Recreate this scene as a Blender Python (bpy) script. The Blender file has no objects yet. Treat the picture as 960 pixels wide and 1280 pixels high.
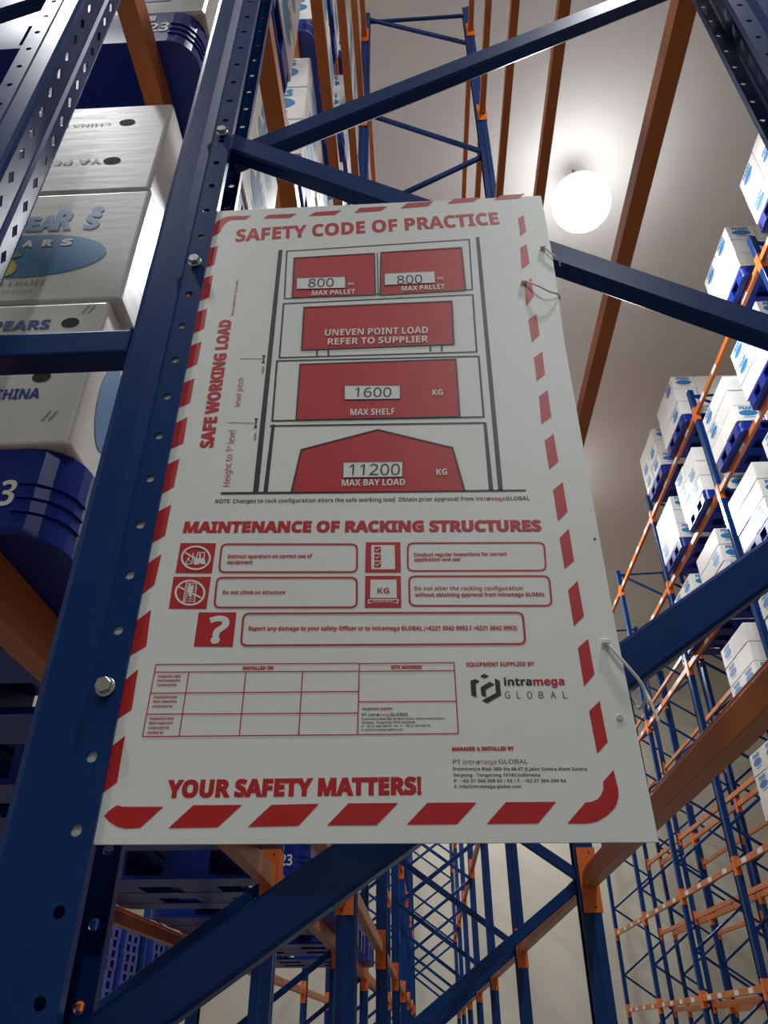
import bpy, bmesh, math, random
from mathutils import Vector, Matrix
random.seed(7)
H = 1.6                                   # eye height above the floor
S = bpy.context.scene
COL = S.collection

# ---------------------------------------------------------------- camera
cam_data = bpy.data.cameras.new('camera')
cam = bpy.data.objects.new('camera', cam_data)
COL.objects.link(cam)
cam_data.sensor_fit = 'VERTICAL'
cam_data.sensor_height = 36.0
cam_data.lens = 36.0 * 966.0 / 1280.0
cam_data.clip_start = 0.02
RX = Vector((0.9988, -0.0299, -0.0384)); RY = Vector((0.0486, 0.5648, 0.8238)); RZ = Vector((-0.0029, -0.8247, 0.5656))
m3 = Matrix(((RX.x, -RX.y, -RX.z), (RY.x, -RY.y, -RY.z), (RZ.x, -RZ.y, -RZ.z)))
cam.rotation_mode = 'QUATERNION'
cam.rotation_quaternion = m3.to_quaternion()
cam.location = (0, 0, H)
S.camera = cam

# ---------------------------------------------------------------- world, exposure
w = bpy.data.worlds.new('World'); S.world = w; w.use_nodes = True
w.node_tree.nodes['Background'].inputs[0].default_value = (0.8, 0.85, 1.0, 1)
w.node_tree.nodes['Background'].inputs[1].default_value = 0.02
S.view_settings.view_transform = 'Standard'
S.view_settings.look = 'None'
S.view_settings.gamma = 1.0
S.view_settings.use_curve_mapping = False
S.view_settings.exposure = 0.0
LAMP_W = 330.0
LAMPS = [(2.62, 7.0), (2.62, -1.0), (2.62, -9.0), (2.62, 15.0), (2.62, 23.0), (-3.9, -1.0), (-3.9, 7.0), (-3.9, 15.0)]
LAMP_Z = 10.32
S.cycles.use_denoising = True
S.cycles.max_bounces = 8
S.cycles.diffuse_bounces = 5
S.cycles.glossy_bounces = 3
S.cycles.sample_clamp_indirect = 6.0

# ---------------------------------------------------------------- materials
def mat(name, col, rough=0.5, metal=0.0, spec=0.5, coat=0.0, bump=0.0, bscale=30.0, bstretch=(1, 1, 1), vary=0.0, vscale=3.0, emit=None):
    m = bpy.data.materials.new(name); m.use_nodes = True
    nt = m.node_tree; b = nt.nodes['Principled BSDF']
    b.inputs['Base Color'].default_value = (*col, 1)
    b.inputs['Roughness'].default_value = rough
    b.inputs['Metallic'].default_value = metal
    b.inputs['Specular IOR Level'].default_value = spec
    b.inputs['Coat Weight'].default_value = coat
    b.inputs['Coat Roughness'].default_value = 0.12
    if emit:
        b.inputs['Emission Color'].default_value = (*emit[0], 1)
        b.inputs['Emission Strength'].default_value = emit[1]
    if bump or vary:
        tc = nt.nodes.new('ShaderNodeTexCoord'); mp = nt.nodes.new('ShaderNodeMapping')
        mp.inputs['Scale'].default_value = bstretch
        nt.links.new(tc.outputs['Object'], mp.inputs['Vector'])
    if bump:
        n = nt.nodes.new('ShaderNodeTexNoise'); n.inputs['Scale'].default_value = bscale; n.inputs['Detail'].default_value = 4
        nt.links.new(mp.outputs[0], n.inputs['Vector'])
        bp = nt.nodes.new('ShaderNodeBump'); bp.inputs['Strength'].default_value = bump; bp.inputs['Distance'].default_value = 0.01
        nt.links.new(n.outputs['Fac'], bp.inputs['Height']); nt.links.new(bp.outputs[0], b.inputs['Normal'])
        nt.links.new(bp.outputs[0], b.inputs['Coat Normal'])
    if vary:
        n2 = nt.nodes.new('ShaderNodeTexNoise'); n2.inputs['Scale'].default_value = vscale; n2.inputs['Detail'].default_value = 5
        nt.links.new(tc.outputs['Object'], n2.inputs['Vector'])
        mr = nt.nodes.new('ShaderNodeMapRange'); mr.inputs[1].default_value = 0.3; mr.inputs[2].default_value = 0.7
        mr.inputs[3].default_value = 1 - vary; mr.inputs[4].default_value = 1 + vary * 0.4
        nt.links.new(n2.outputs['Fac'], mr.inputs[0])
        mx = nt.nodes.new('ShaderNodeMix'); mx.data_type = 'RGBA'; mx.blend_type = 'MULTIPLY'; mx.inputs[0].default_value = 1
        mx.inputs[6].default_value = (*col, 1); nt.links.new(mr.outputs[0], mx.inputs[7])
        nt.links.new(mx.outputs[2], b.inputs['Base Color'])
    return m

M = dict(
    blue=mat('blue_powder_coat', (0.0025, 0.034, 0.155), 0.26, spec=0.28, bump=0.015, bscale=25, vary=0.15, vscale=5),
    orange=mat('orange_beam_paint', (0.56, 0.150, 0.022), 0.36, spec=0.5, vary=0.12, vscale=4),
    connector=mat('orange_connector_paint', (0.70, 0.150, 0.016), 0.35, spec=0.5),
    pallet=mat('blue_plastic', (0.006, 0.026, 0.240), 0.34, spec=0.3),
    carton=mat('white_carton', (0.78, 0.77, 0.73), 0.32, coat=0.35, bump=0.05, bscale=9, bstretch=(1, 1, 5)),
    ink=mat('blue_carton_ink', (0.025, 0.19, 0.43), 0.4),
    navy=mat('navy_carton_ink', (0.02, 0.06, 0.30), 0.4),
    yellow=mat('yellow_pear_ink', (0.62, 0.60, 0.06), 0.4), green=mat('green_leaf_ink', (0.12, 0.33, 0.10), 0.4),
    grey=mat('grey_carton_ink', (0.32, 0.33, 0.33), 0.5),
    dark=mat('dark_hole', (0.012, 0.012, 0.012), 0.8),
    white=mat('white_print', (0.80, 0.82, 0.80), 0.4),
    label=mat('white_sticker', (0.78, 0.77, 0.74), 0.45),
    sign=mat('white_sign_sheet', (0.79, 0.82, 0.80), 0.42, spec=0.5, vary=0.03, vscale=6),
    red=mat('red_print', (0.50, 0.012, 0.018), 0.42),
    black=mat('black_print', (0.018, 0.022, 0.020), 0.42),
    zinc=mat('zinc_plated_steel', (0.72, 0.72, 0.70), 0.28, metal=1.0),
    tie=mat('clear_nylon', (0.75, 0.75, 0.70), 0.4),
    wall=mat('beige_wall', (0.62, 0.585, 0.48), 0.75, vary=0.06, vscale=0.5),
    ceiling=mat('grey_ceiling', (0.80, 0.765, 0.71), 0.7, vary=0.05, vscale=0.4),
    floor=mat('grey_concrete', (0.13, 0.125, 0.12), 0.45, vary=0.2, vscale=1.0),
    housing=mat('grey_lamp_housing', (0.35, 0.35, 0.36), 0.4, metal=0.6),
    lens=mat('lit_lamp_lens', (1, 1, 1), 0.4, emit=((0.93, 0.97, 1.0), 11.5)),
)

# ---------------------------------------------------------------- mesh helpers
class MB:
    def __init__(s): s.v = []; s.f = []; s.mi = []
    def face(s, pts, mi=0):
        n = len(s.v); s.v += [tuple(p) for p in pts]; s.f.append(tuple(range(n, n + len(pts)))); s.mi.append(mi)
    def box(s, x0, x1, y0, y1, z0, z1, mi=0):
        n = len(s.v)
        s.v += [(x0, y0, z0), (x1, y0, z0), (x1, y1, z0), (x0, y1, z0), (x0, y0, z1), (x1, y0, z1), (x1, y1, z1), (x0, y1, z1)]
        for f in ((0, 3, 2, 1), (4, 5, 6, 7), (0, 1, 5, 4), (1, 2, 6, 5), (2, 3, 7, 6), (3, 0, 4, 7)):
            s.f.append(tuple(n + i for i in f)); s.mi.append(mi)
    def prism(s, poly, axis, a, b, mi=0):
        """extrude a 2-D outline along an axis ('x','y','z') from a to b"""
        def p3(u, v, t): return {'x': (t, u, v), 'y': (u, t, v), 'z': (u, v, t)}[axis]
        n = len(s.v); k = len(poly)
        s.v += [p3(u, v, a) for u, v in poly] + [p3(u, v, b) for u, v in poly]
        s.f.append(tuple(range(n + k - 1, n - 1, -1))); s.f.append(tuple(range(n + k, n + 2 * k))); s.mi += [mi, mi]
        for i in range(k):
            j = (i + 1) % k; s.f.append((n + i, n + j, n + k + j, n + k + i)); s.mi.append(mi)
    def disc_prism(s, cx, cz, r, y0, y1, n=12, mi=0, rot=0.0):
        s.prism([(cx + r * math.cos(rot + 2 * math.pi * i / n), cz + r * math.sin(rot + 2 * math.pi * i / n)) for i in range(n)], 'y', y0, y1, mi)
    def bar(s, p, q, wid, dep, up=(0, 0, 1)):
        """rectangular bar from p to q"""
        p = Vector(p); q = Vector(q); d = (q - p).normalized()
        side = Vector((0, 1, 0)); u = d.cross(side).normalized()
        n = len(s.v)
        for c in (p, q):
            for a, b in ((-1, -1), (1, -1), (1, 1), (-1, 1)):
                s.v.append(tuple(c + u * (a * wid / 2) + side * (b * dep / 2)))
        for f in ((0, 3, 2, 1), (4, 5, 6, 7), (0, 1, 5, 4), (1, 2, 6, 5), (2, 3, 7, 6), (3, 0, 4, 7)):
            s.f.append(tuple(n + i for i in f)); s.mi.append(0)
    def tube(s, pts, r, n=8, mi=0):
        base = len(s.v); pts = [Vector(p) for p in pts]; k = len(pts)
        for i, p in enumerate(pts):
            d = (pts[min(i + 1, k - 1)] - pts[max(i - 1, 0)]).normalized()
            a = d.cross(Vector((0, 0, 1)) if abs(d.z) < 0.9 else Vector((1, 0, 0))).normalized(); b = d.cross(a)
            for j in range(n):
                t = 2 * math.pi * j / n; s.v.append(tuple(p + a * r * math.cos(t) + b * r * math.sin(t)))
        for i in range(k - 1):
            for j in range(n):
                j2 = (j + 1) % n
                s.f.append((base + i * n + j, base + i * n + j2, base + (i + 1) * n + j2, base + (i + 1) * n + j)); s.mi.append(mi)
        s.f.append(tuple(base + j for j in range(n - 1, -1, -1))); s.f.append(tuple(base + (k - 1) * n + j for j in range(n))); s.mi += [mi, mi]
    def mesh(s, name, mats, merge=False, bevel=0.0, segs=1, smooth=False):
        me = bpy.data.meshes.new(name); me.from_pydata(s.v, [], s.f)
        for m in mats: me.materials.append(M[m])
        for p, i in zip(me.polygons, s.mi): p.material_index = i
        bm = bmesh.new(); bm.from_mesh(me)
        if merge: bmesh.ops.remove_doubles(bm, verts=bm.verts, dist=1e-5)
        if bevel:
            es = [e for e in bm.edges if len(e.link_faces) == 2 and e.calc_face_angle(0) > 0.5]
            bmesh.ops.bevel(bm, geom=es, offset=bevel, segments=segs, affect='EDGES', profile=0.5, clamp_overlap=True)
        bm.to_mesh(me); bm.free()
        if smooth:
            for p in me.polygons: p.use_smooth = True
        return me

def link(name, me, parent=None, loc=(0, 0, 0)):
    o = bpy.data.objects.new(name, me); COL.objects.link(o); o.location = loc
    if parent: o.parent = parent
    return o
def tag(o, label, cat, group=None):
    o['label'] = label; o['category'] = cat
    if group: o['group'] = group
    return o
def empty(name, loc):
    o = bpy.data.objects.new(name, None); COL.objects.link(o); o.location = loc; o.empty_display_size = 0.1
    return o
def struct(name, me, loc=(0, 0, 0)):
    o = link(name, me, None, loc); o['kind'] = 'structure'; return o
def seen(pts, mx=40):
    """does the camera's frame hold any of these points?"""
    for x, y, z in pts:
        v = Vector((x, y, z)); c = m3.transposed() @ v
        if c.z > -0.05: continue
        px = 480 - 966 * c.x / c.z; py = 640 + 966 * c.y / c.z
        if -mx < px < 960 + mx and -mx < py < 1280 + mx: return True
    return False
ORD = ['first', 'second', 'third', 'fourth', 'fifth', 'sixth', 'seventh', 'eighth', 'ninth']

# ---- lettering: outlines of the built-in font, fitted between two points of a plane
try:                                       # Blender's own sans serif: its mathematical letters hold a true bold
    FONT = bpy.data.fonts.load(bpy.utils.system_resource('DATAFILES', path='fonts') + '/NotoSansMath-Regular.woff2')
except Exception:
    FONT = None
HEAVY = (0.0, 0.0, .014, .030)
def heavy(c):
    if 'A' <= c <= 'Z': return chr(0x1D5D4 + ord(c) - 65)
    if 'a' <= c <= 'z': return chr(0x1D5EE + ord(c) - 97)
    if '0' <= c <= '9': return chr(0x1D7EC + ord(c) - 48)
    return c
_glyph = {}
def glyphs(txt, bold):
    key = (txt, bold)
    if key not in _glyph:
        cu = bpy.data.curves.new('lettering', 'FONT'); cu.font = FONT or cu.font; cu.body = ''.join(map(heavy, txt)) if FONT and bold else txt; cu.resolution_u = 3
        cu.fill_mode = 'FRONT'; cu.bevel_depth = HEAVY[bold]; cu.bevel_resolution = 0
        ob = bpy.data.objects.new('lettering', cu); COL.objects.link(ob)
        dg = bpy.context.evaluated_depsgraph_get(); dg.update()
        me = bpy.data.meshes.new_from_object(ob.evaluated_get(dg))
        zt = max(HEAVY[bold], 1e-6)        # the outline's rounded rim makes the stroke heavier; kept as a print of a hair's thickness
        vs = [Vector((v.co.x, v.co.y, max(v.co.z, 0) / zt * 8e-5 if HEAVY[bold] else 0)) for v in me.vertices]
        _glyph[key] = (vs, [tuple(p.vertices) for p in me.polygons if not HEAVY[bold] or p.normal.z > .05])
        bpy.data.objects.remove(ob); bpy.data.curves.remove(cu); bpy.data.meshes.remove(me)
    return _glyph[key]
def cap_height(bold):
    vs, _ = glyphs('H', bold); ys = [v.y for v in vs]; return min(ys), max(ys)
def letter(mb, txt, o, d, u, width, h, bold=0, mi=0):
    """txt from point o along unit d, capitals h tall along unit u"""
    vs, fs = glyphs(txt, bold); lo, hi = cap_height(bold)
    x0 = min(v.x for v in vs); x1 = max(v.x for v in vs)
    sx = width / (x1 - x0); sy = h / (hi - lo); o = Vector(o); d = Vector(d); u = Vector(u); w = d.cross(u); n = len(mb.v)
    mb.v += [tuple(o + d * ((v.x - x0) * sx) + u * ((v.y - lo) * sy) + w * v.z) for v in vs]
    mb.f += [tuple(n + i for i in f) for f in fs]; mb.mi += [mi] * len(fs)
def ribbon(pts, wid, closed=False):
    """2-D polyline to a list of quads"""
    k = len(pts); P = [Vector(p) for p in pts]; out = []; off = []
    for i in range(k):
        if closed: a, b = P[i - 1], P[(i + 1) % k]
        else: a, b = P[max(i - 1, 0)], P[min(i + 1, k - 1)]
        d1 = (P[i] - a); d2 = (b - P[i])
        d1 = d1.normalized() if d1.length > 1e-9 else d2.normalized()
        d2 = d2.normalized() if d2.length > 1e-9 else d1
        n1 = Vector((-d1.y, d1.x)); n2 = Vector((-d2.y, d2.x)); nn = n1 + n2
        nn = nn.normalized() if nn.length > 1e-6 else n1
        c = max(0.4, nn.dot(n1)); off.append(nn * (wid / 2 / c))
    for i in range(k if closed else k - 1):
        j = (i + 1) % k
        out.append([P[i] + off[i], P[j] + off[j], P[j] - off[j], P[i] - off[i]])
    return out
def rounded(pts, r, seg=4):
    P = [Vector(p) for p in pts]; k = len(P); out = []
    for i in range(k):
        a = (P[i - 1] - P[i]).normalized(); b = (P[(i + 1) % k] - P[i]).normalized()
        s = P[i] + a * r; e = P[i] + b * r
        for t in range(seg + 1):
            q = t / seg; out.append(s * (1 - q) ** 2 + P[i] * 2 * q * (1 - q) + e * q * q)
    return out

# ---------------------------------------------------------------- the hall
X0, X1, Y0, Y1, ZC = -10.0, 13.5, -18.0, 25.6, 11.1
def slab(x0, x1, y0, y1, z0, z1, m):
    b = MB(); b.box(x0, x1, y0, y1, z0, z1); return b.mesh('slab', [m])
struct('floor', slab(X0, X1, Y0, Y1, -H - 0.2, -H, 'floor'))
struct('ceiling', slab(X0, X1, Y0, Y1, ZC, ZC + 0.2, 'ceiling'))
struct('wall_back', slab(X0 - .2, X1 + .2, Y1, Y1 + .2, -H, ZC, 'wall'))
struct('wall_front', slab(X0 - .2, X1 + .2, Y0 - .2, Y0, -H, ZC, 'wall'))
struct('wall_left', slab(X0 - .2, X0, Y0, Y1, -H, ZC, 'wall'))
struct('wall_right', slab(X1, X1 + .2, Y0, Y1, -H, ZC, 'wall'))

# high-bay lamps hanging from the ceiling along the aisles
def build_lamp(x, y, first):
    b = MB(); k = 24
    prof = [(0.05, 0.52), (0.12, 0.50), (0.20, 0.42), (0.25, 0.34), (0.26, 0.28)]
    rows = []
    for r, z in prof:
        rows.append(len(b.v)); b.v += [(r * math.cos(2 * math.pi * i / k), r * math.sin(2 * math.pi * i / k), z) for i in range(k)]
    for a, c in zip(rows, rows[1:]):
        for i in range(k):
            j = (i + 1) % k; b.f.append((a + i, a + j, c + j, c + i)); b.mi.append(0)
    b.f.append(tuple(rows[0] + i for i in range(k))); b.mi.append(0)
    t = link('high_bay_lamp', b.mesh('lamp_housing', ['housing'], smooth=True), None, (x, y, LAMP_Z))
    l = MB(); rows = []                    # opal globe below the housing
    for q in range(12):
        a = math.radians(55 - q * 12); rows.append(len(l.v)); rr = .43
        l.v += [(rr * math.cos(a) * math.cos(2 * math.pi * i / k), rr * math.cos(a) * math.sin(2 * math.pi * i / k), rr * math.sin(a) - .05) for i in range(k)]
    l.v.append((0, 0, -.48))
    for a, c in zip(rows, rows[1:]):
        for i in range(k):
            j = (i + 1) % k; l.f.append((a + j, a + i, c + i, c + j)); l.mi.append(0)
    for i in range(k): l.f.append((rows[-1] + (i + 1) % k, rows[-1] + i, len(l.v) - 1)); l.mi.append(0)
    link('lens', l.mesh('lamp_lens', ['lens'], smooth=True), t)
    r = MB(); r.prism([(0.02 * math.cos(i), 0.02 * math.sin(i)) for i in (0, 1.05, 2.1, 3.14, 4.19, 5.24)], 'z', 0.50, ZC - LAMP_Z)
    link('hanging_rod', r.mesh('lamp_rod', ['housing']), t)
    ld = bpy.data.lights.new('lamp_light', 'AREA'); ld.shape = 'DISK'; ld.size = 0.5; ld.energy = LAMP_W; ld.color = (0.95, 0.97, 1.0)
    lo = bpy.data.objects.new('lamp_light', ld); COL.objects.link(lo); lo.parent = t; lo.location = (0, 0, -0.50)
    return t
for i, (x, y) in enumerate(LAMPS):
    t = build_lamp(x, y, i == 0)
    side = 'aisle beside the sign' if x > 0 else 'aisle behind the pear row'
    where = {0: 'glaring above the sign', 1: 'just behind the viewer', 2: 'far behind the viewer', 3: 'farther down, past the sign', 4: 'last, close to the back wall',
             5: 'level with the sign', 6: 'beyond the sign', 7: 'deep in the hall'}[i]
    tag(t, 'lit high bay lamp over the %s, %s' % (side, where), 'lamp', 'high bay ceiling lamps')
# ---------------------------------------------------------------- pallet racking
TOP = 9.12
FW = 1.161                                # frame depth, web to web
PROF = [(.088, .012), (.088, 0), (.053, 0), (.040, -.008), (.010, -.008), (.003, -.005), (0, .002), (0, .033), (.005, .038), (.005, .052), (0, .057), (0, .088),
        (.003, .095), (.010, .098), (.040, .098), (.053, .09), (.088, .09), (.088, .078)]
HOLES = {1: 'round', 6: 'slot', 10: 'slot', 15: 'round'}
PITCH, PHASE = 0.0686, 0.027
def post_mesh(mirror, holed):
    b = MB(); sgn = -1 if mirror else 1
    zs = [-H]
    if holed:
        z0 = PHASE - PITCH * 4.5
        zs += [z0 + PITCH * i for i in range(56)]
    zs.append(TOP)
    for si in range(len(PROF) - 1):
        (s0, y0), (s1, y1) = PROF[si], PROF[si + 1]
        def pt(u, z): return (sgn * (s0 + (s1 - s0) * u), y0 + (y1 - y0) * u, z)
        ln = math.hypot(s1 - s0, y1 - y0)
        for zi in range(len(zs) - 1):
            za, zb = zs[zi], zs[zi + 1]
            corners = [(0, za), (1, za), (1, zb), (0, zb)]
            if holed and si in HOLES and 0 < zi < len(zs) - 2:
                zc = (za + zb) / 2; ring = []
                kind = HOLES[si]
                for q in range(12):
                    a = math.radians((225 if HOLES[si] == 'round' else 240) + 30 * q)
                    if kind == 'round': ru, rz = .0057, .0057
                    else:
                        c4 = abs(math.cos(a)) + abs(math.sin(a)); ru, rz = .0078 / c4, .0185 / c4
                    ring.append((0.5 + ru * math.cos(a) / ln, zc + rz * math.sin(a) + (PITCH * .0 if kind == 'round' else 0)))
                for q in range(4):
                    f = [corners[q], corners[(q + 1) % 4]] + [ring[(3 * (q + 1) - t) % 12] for t in range(4)]
                    b.face([pt(*p) for p in f])
            else:
                b.face([pt(*p) for p in corners])
    me = b.mesh('post', ['blue'], merge=True)
    bm = bmesh.new(); bm.from_mesh(me)
    c = Vector((sgn * .044, .045, 0))
    bmesh.ops.recalc_face_normals(bm, faces=bm.faces)
    s = sum((f.normal.dot(f.calc_center_median() - c) * f.calc_area()) for f in bm.faces)
    if s < 0: bmesh.ops.reverse_faces(bm, faces=bm.faces)
    bmesh.ops.solidify(bm, geom=bm.faces[:], thickness=0.0022)
    bmesh.ops.recalc_face_normals(bm, faces=bm.faces)
    bm.to_mesh(me); bm.free()
    return me
POST = {(m, h): post_mesh(m, h) for m in (0, 1) for h in (0, 1)}
def brace_mesh(p, q, wid=.046, dep=.029):
    b = MB(); b.bar(p, q, wid, dep); return b.mesh('brace', ['blue'], bevel=.004)
_brace = {}
def zigzag(L0):
    if L0 not in _brace:
        out = []; k = -2
        while True:
            per = 1.38 if L0 == 1.357 else 1.45; L = L0 + per * k; hf = .668 if L0 == 1.357 else .715
            if L > 7.3: break
            for up in (0, 1):
                z1 = L + (hf + .004 if up else -hf); y = .0565 if up else .0255
                if z1 > -H + .1 and L > -H + .1 and not (up and L > 6.95):
                    out.append(brace_mesh((.068, y, L + (-.004 if up else .004)), (FW - .068, y, z1)))
            k += 1
        out.append(brace_mesh((.068, .0255, TOP - .10), (FW - .068, .0255, TOP - .75)))
        out.append(brace_mesh((.068, .058, TOP - .09), (FW - .068, .058, TOP - .06), .04))
        _brace[L0] = out
    return _brace[L0]
fb = MB(); fb.box(-.03, .12, -.03, .125, 0, .006)
FOOT = fb.mesh('foot_plate', ['blue']); fb = MB(); fb.box(-.12, .03, -.03, .125, 0, .006); FOOT2 = fb.mesh('foot_plate', ['blue'])
def frame(x, y, label, group, holedl=0, holedr=0, L0=1.32):
    pts = [(x + a, y, z) for a in (0, FW) for z in [i * .25 - 1 for i in range(42)]]
    if not seen(pts): return None
    t = tag(empty('upright_frame', (x, y, 0)), label, 'rack frame', group)
    link('post', POST[0, holedl], t); link('post', POST[1, holedr], t, (FW, 0, 0))
    for m in zigzag(L0): link('brace', m, t)
    link('foot_plate', FOOT, t, (0, 0, -H)); link('foot_plate', FOOT2, t, (FW, 0, -H))
    return t

BAY = 3.05
BL = BAY - .106
def beam_mesh(side):                       # bar with a stepped upper corner; side = +1 when the step faces +x
    w, h = .052, .092
    pr = [(0, 0), (w, 0), (w, h - .022), (w - .014, h - .022), (w - .014, h), (0, h)]
    if side < 0: pr = [(w - a, c) for a, c in reversed(pr)]
    b = MB(); b.prism(pr, 'y', 0, BL); return b.mesh('beam', ['orange'], bevel=.0025)
BEAM = {1: beam_mesh(1), -1: beam_mesh(-1)}
def conn_mesh(left, near):                 # L plate hooked on the post: along the web and across its side
    b = MB(); s = 1 if left else -1; z0, z1 = -.10, .165
    xw = -.008 if left else .060           # web position in beam coordinates
    ya, yb = (-.005, 0) if near else (BL, BL + .005)
    xs = sorted((xw - s * .004, xw + s * .078)); b.box(xs[0], xs[1], min(ya, 0) if near else BL - .005, 0 if near else BL + .0, z0, z1)
    xs = sorted((xw - s * .004, xw)); yy = (-.052, 0) if near else (BL, BL + .052)
    b.box(xs[0], xs[1], yy[0], yy[1], z0, z1)
    yh = (-.0062, -.004) if near else (BL - .0062, BL - .004)
    for z in (z0 + .022, z1 - .022): b.disc_prism(xw + s * .024, z, .005, yh[0], yh[1], 10, 1)
    return b.mesh('end_connector', ['connector', 'dark'])
CONN = {(l, n): conn_mesh(l, n) for l in (0, 1) for n in (0, 1)}
lb = MB(); lb.box(-.0012, 0, 0, .20, .012, .080); STICK = lb.mesh('location_label', ['label'])
def beam(xl, yi, left, zb, label, group, stickers=0):
    x = xl + .008 if left else xl + FW - .060
    y = yi + .098
    if not seen([(x, y + BL * i / 24, zb) for i in range(25)]): return None
    t = tag(link('rack_beam', BEAM[1 if left else -1], None, (x, y, zb)), label, 'rack beam', group)
    link('end_connector', CONN[left, 1], t); link('end_connector', CONN[left, 0], t)
    for i in range(stickers):
        link('location_label', STICK, t, (0, .35 + i * (BL - .8) / max(1, stickers - 1) + random.uniform(-.08, .08), 0))
    return t
LEV_S = [.56 + 1.60 * k for k in range(6)]
LEV_L = LEV_S
SX, LX, RX_, BX, FX = -.395, -.655 - FW, 4.71, 6.13, -6.05 - FW
SY, LY = .75, .70
NF = 8
def nth(i): return ORD[i]
for i in range(NF):
    y = SY + BAY * i
    frame(SX, y, 'blue upright frame that carries the safety sign' if i == 0 else 'blue rack frame, %s one behind the sign in the empty row' % nth(i - 1),
          'frames of the empty row', i == 0, i == 0, 1.357 if i == 0 else 1.32)
    frame(LX, LY + BAY * i, 'blue rack frame of the pear row, %s from the viewer' % nth(i), 'frames of the pear row', 0, i == 0)
    frame(RX_, y, 'blue rack frame across the aisle, aisle side row, %s from the near end' % nth(i), 'frames across the aisle')
    frame(BX, y, 'blue rack frame across the aisle, rear row, %s from the near end' % nth(i), 'frames of the rear row across the aisle')
    if 4 <= i <= 7: frame(FX, y - .3, 'blue rack frame in the distant left row, %s of four' % nth(i - 4), 'frames of the distant left row')
for i in range(NF - 1):
    y = SY + BAY * i
    for k, z in enumerate(LEV_S):
        for left in (1, 0):
            sd = 'left' if left else 'right'
            beam(SX, y, left, z, 'orange beam, %s side of the empty sign row, %s bay, %s level up' % (sd, nth(i), nth(k)), 'beams of the empty row')
            sd = 'aisle' if left else 'rear'
            beam(RX_, y, left, z, 'orange beam across the aisle, %s side of front row, %s bay, %s level up' % (sd, nth(i), nth(k)), 'beams across the aisle', 4 if left else 0)
            if left or k < 4: beam(BX, y, left, z, 'orange beam across the aisle, %s side of rear row, %s bay, %s level up' % ('near' if left else 'far', nth(i), nth(k)), 'beams of the rear row across the aisle')
    for k, z in enumerate(LEV_L):
        for left in (1, 0):
            sd = 'far' if left else 'sign'
            beam(LX, LY + BAY * i, left, z, 'orange beam of the pear row, %s side, %s bay, %s level up' % (sd, nth(i), nth(k)), 'beams of the pear row')
    if 4 <= i <= 6:
        beam(FX, y - .3, 0, .56, 'orange beam in the distant left row, near side, %s bay' % nth(i - 4), 'beams of the distant left row')
        beam(FX, y - .3, 1, .56, 'orange beam in the distant left row, far side, %s bay' % nth(i - 4), 'beams of the distant left row')

# spacer that ties the two rows back to back
b = MB(); b.box(LX + FW, SX, .748, .788, .800, .846)
sp = tag(link('row_spacer', b.mesh('row_spacer', ['blue'], bevel=.004, segs=2)), 'blue square tube joining the sign frame to the pear rack frame', 'row spacer')
b = MB(); b.box(SX - .004, SX, .746, .790, .797, .849); link('end_plate', b.mesh('end_plate', ['blue'], bevel=.0015), sp)
b = MB(); b.box(LX + FW, LX + FW + .004, .746, .790, .797, .849); link('end_plate', b.mesh('end_plate', ['blue'], bevel=.0015), sp)

# hex bolts through the sign post
b = MB(); b.disc_prism(0, 0, .0105, -.004, -.0025, 20); b.disc_prism(0, 0, .0088, -.0115, -.004, 6, rot=.3); b.disc_prism(0, 0, .0045, -.0025, .014, 12)
BOLT = b.mesh('hex_bolt', ['zinc'], bevel=.0008)
for z, s in ((1.354, 'topmost, where two braces meet'), (.990, 'beside the upper sign border'), (.304, 'lowest, beside the inspection table')):
    tag(link('hex_bolt', BOLT, None, (SX + .0705, SY, z)), 'zinc hex bolt in the blue post, ' + s, 'bolt', 'bolts of the sign post')
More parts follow.
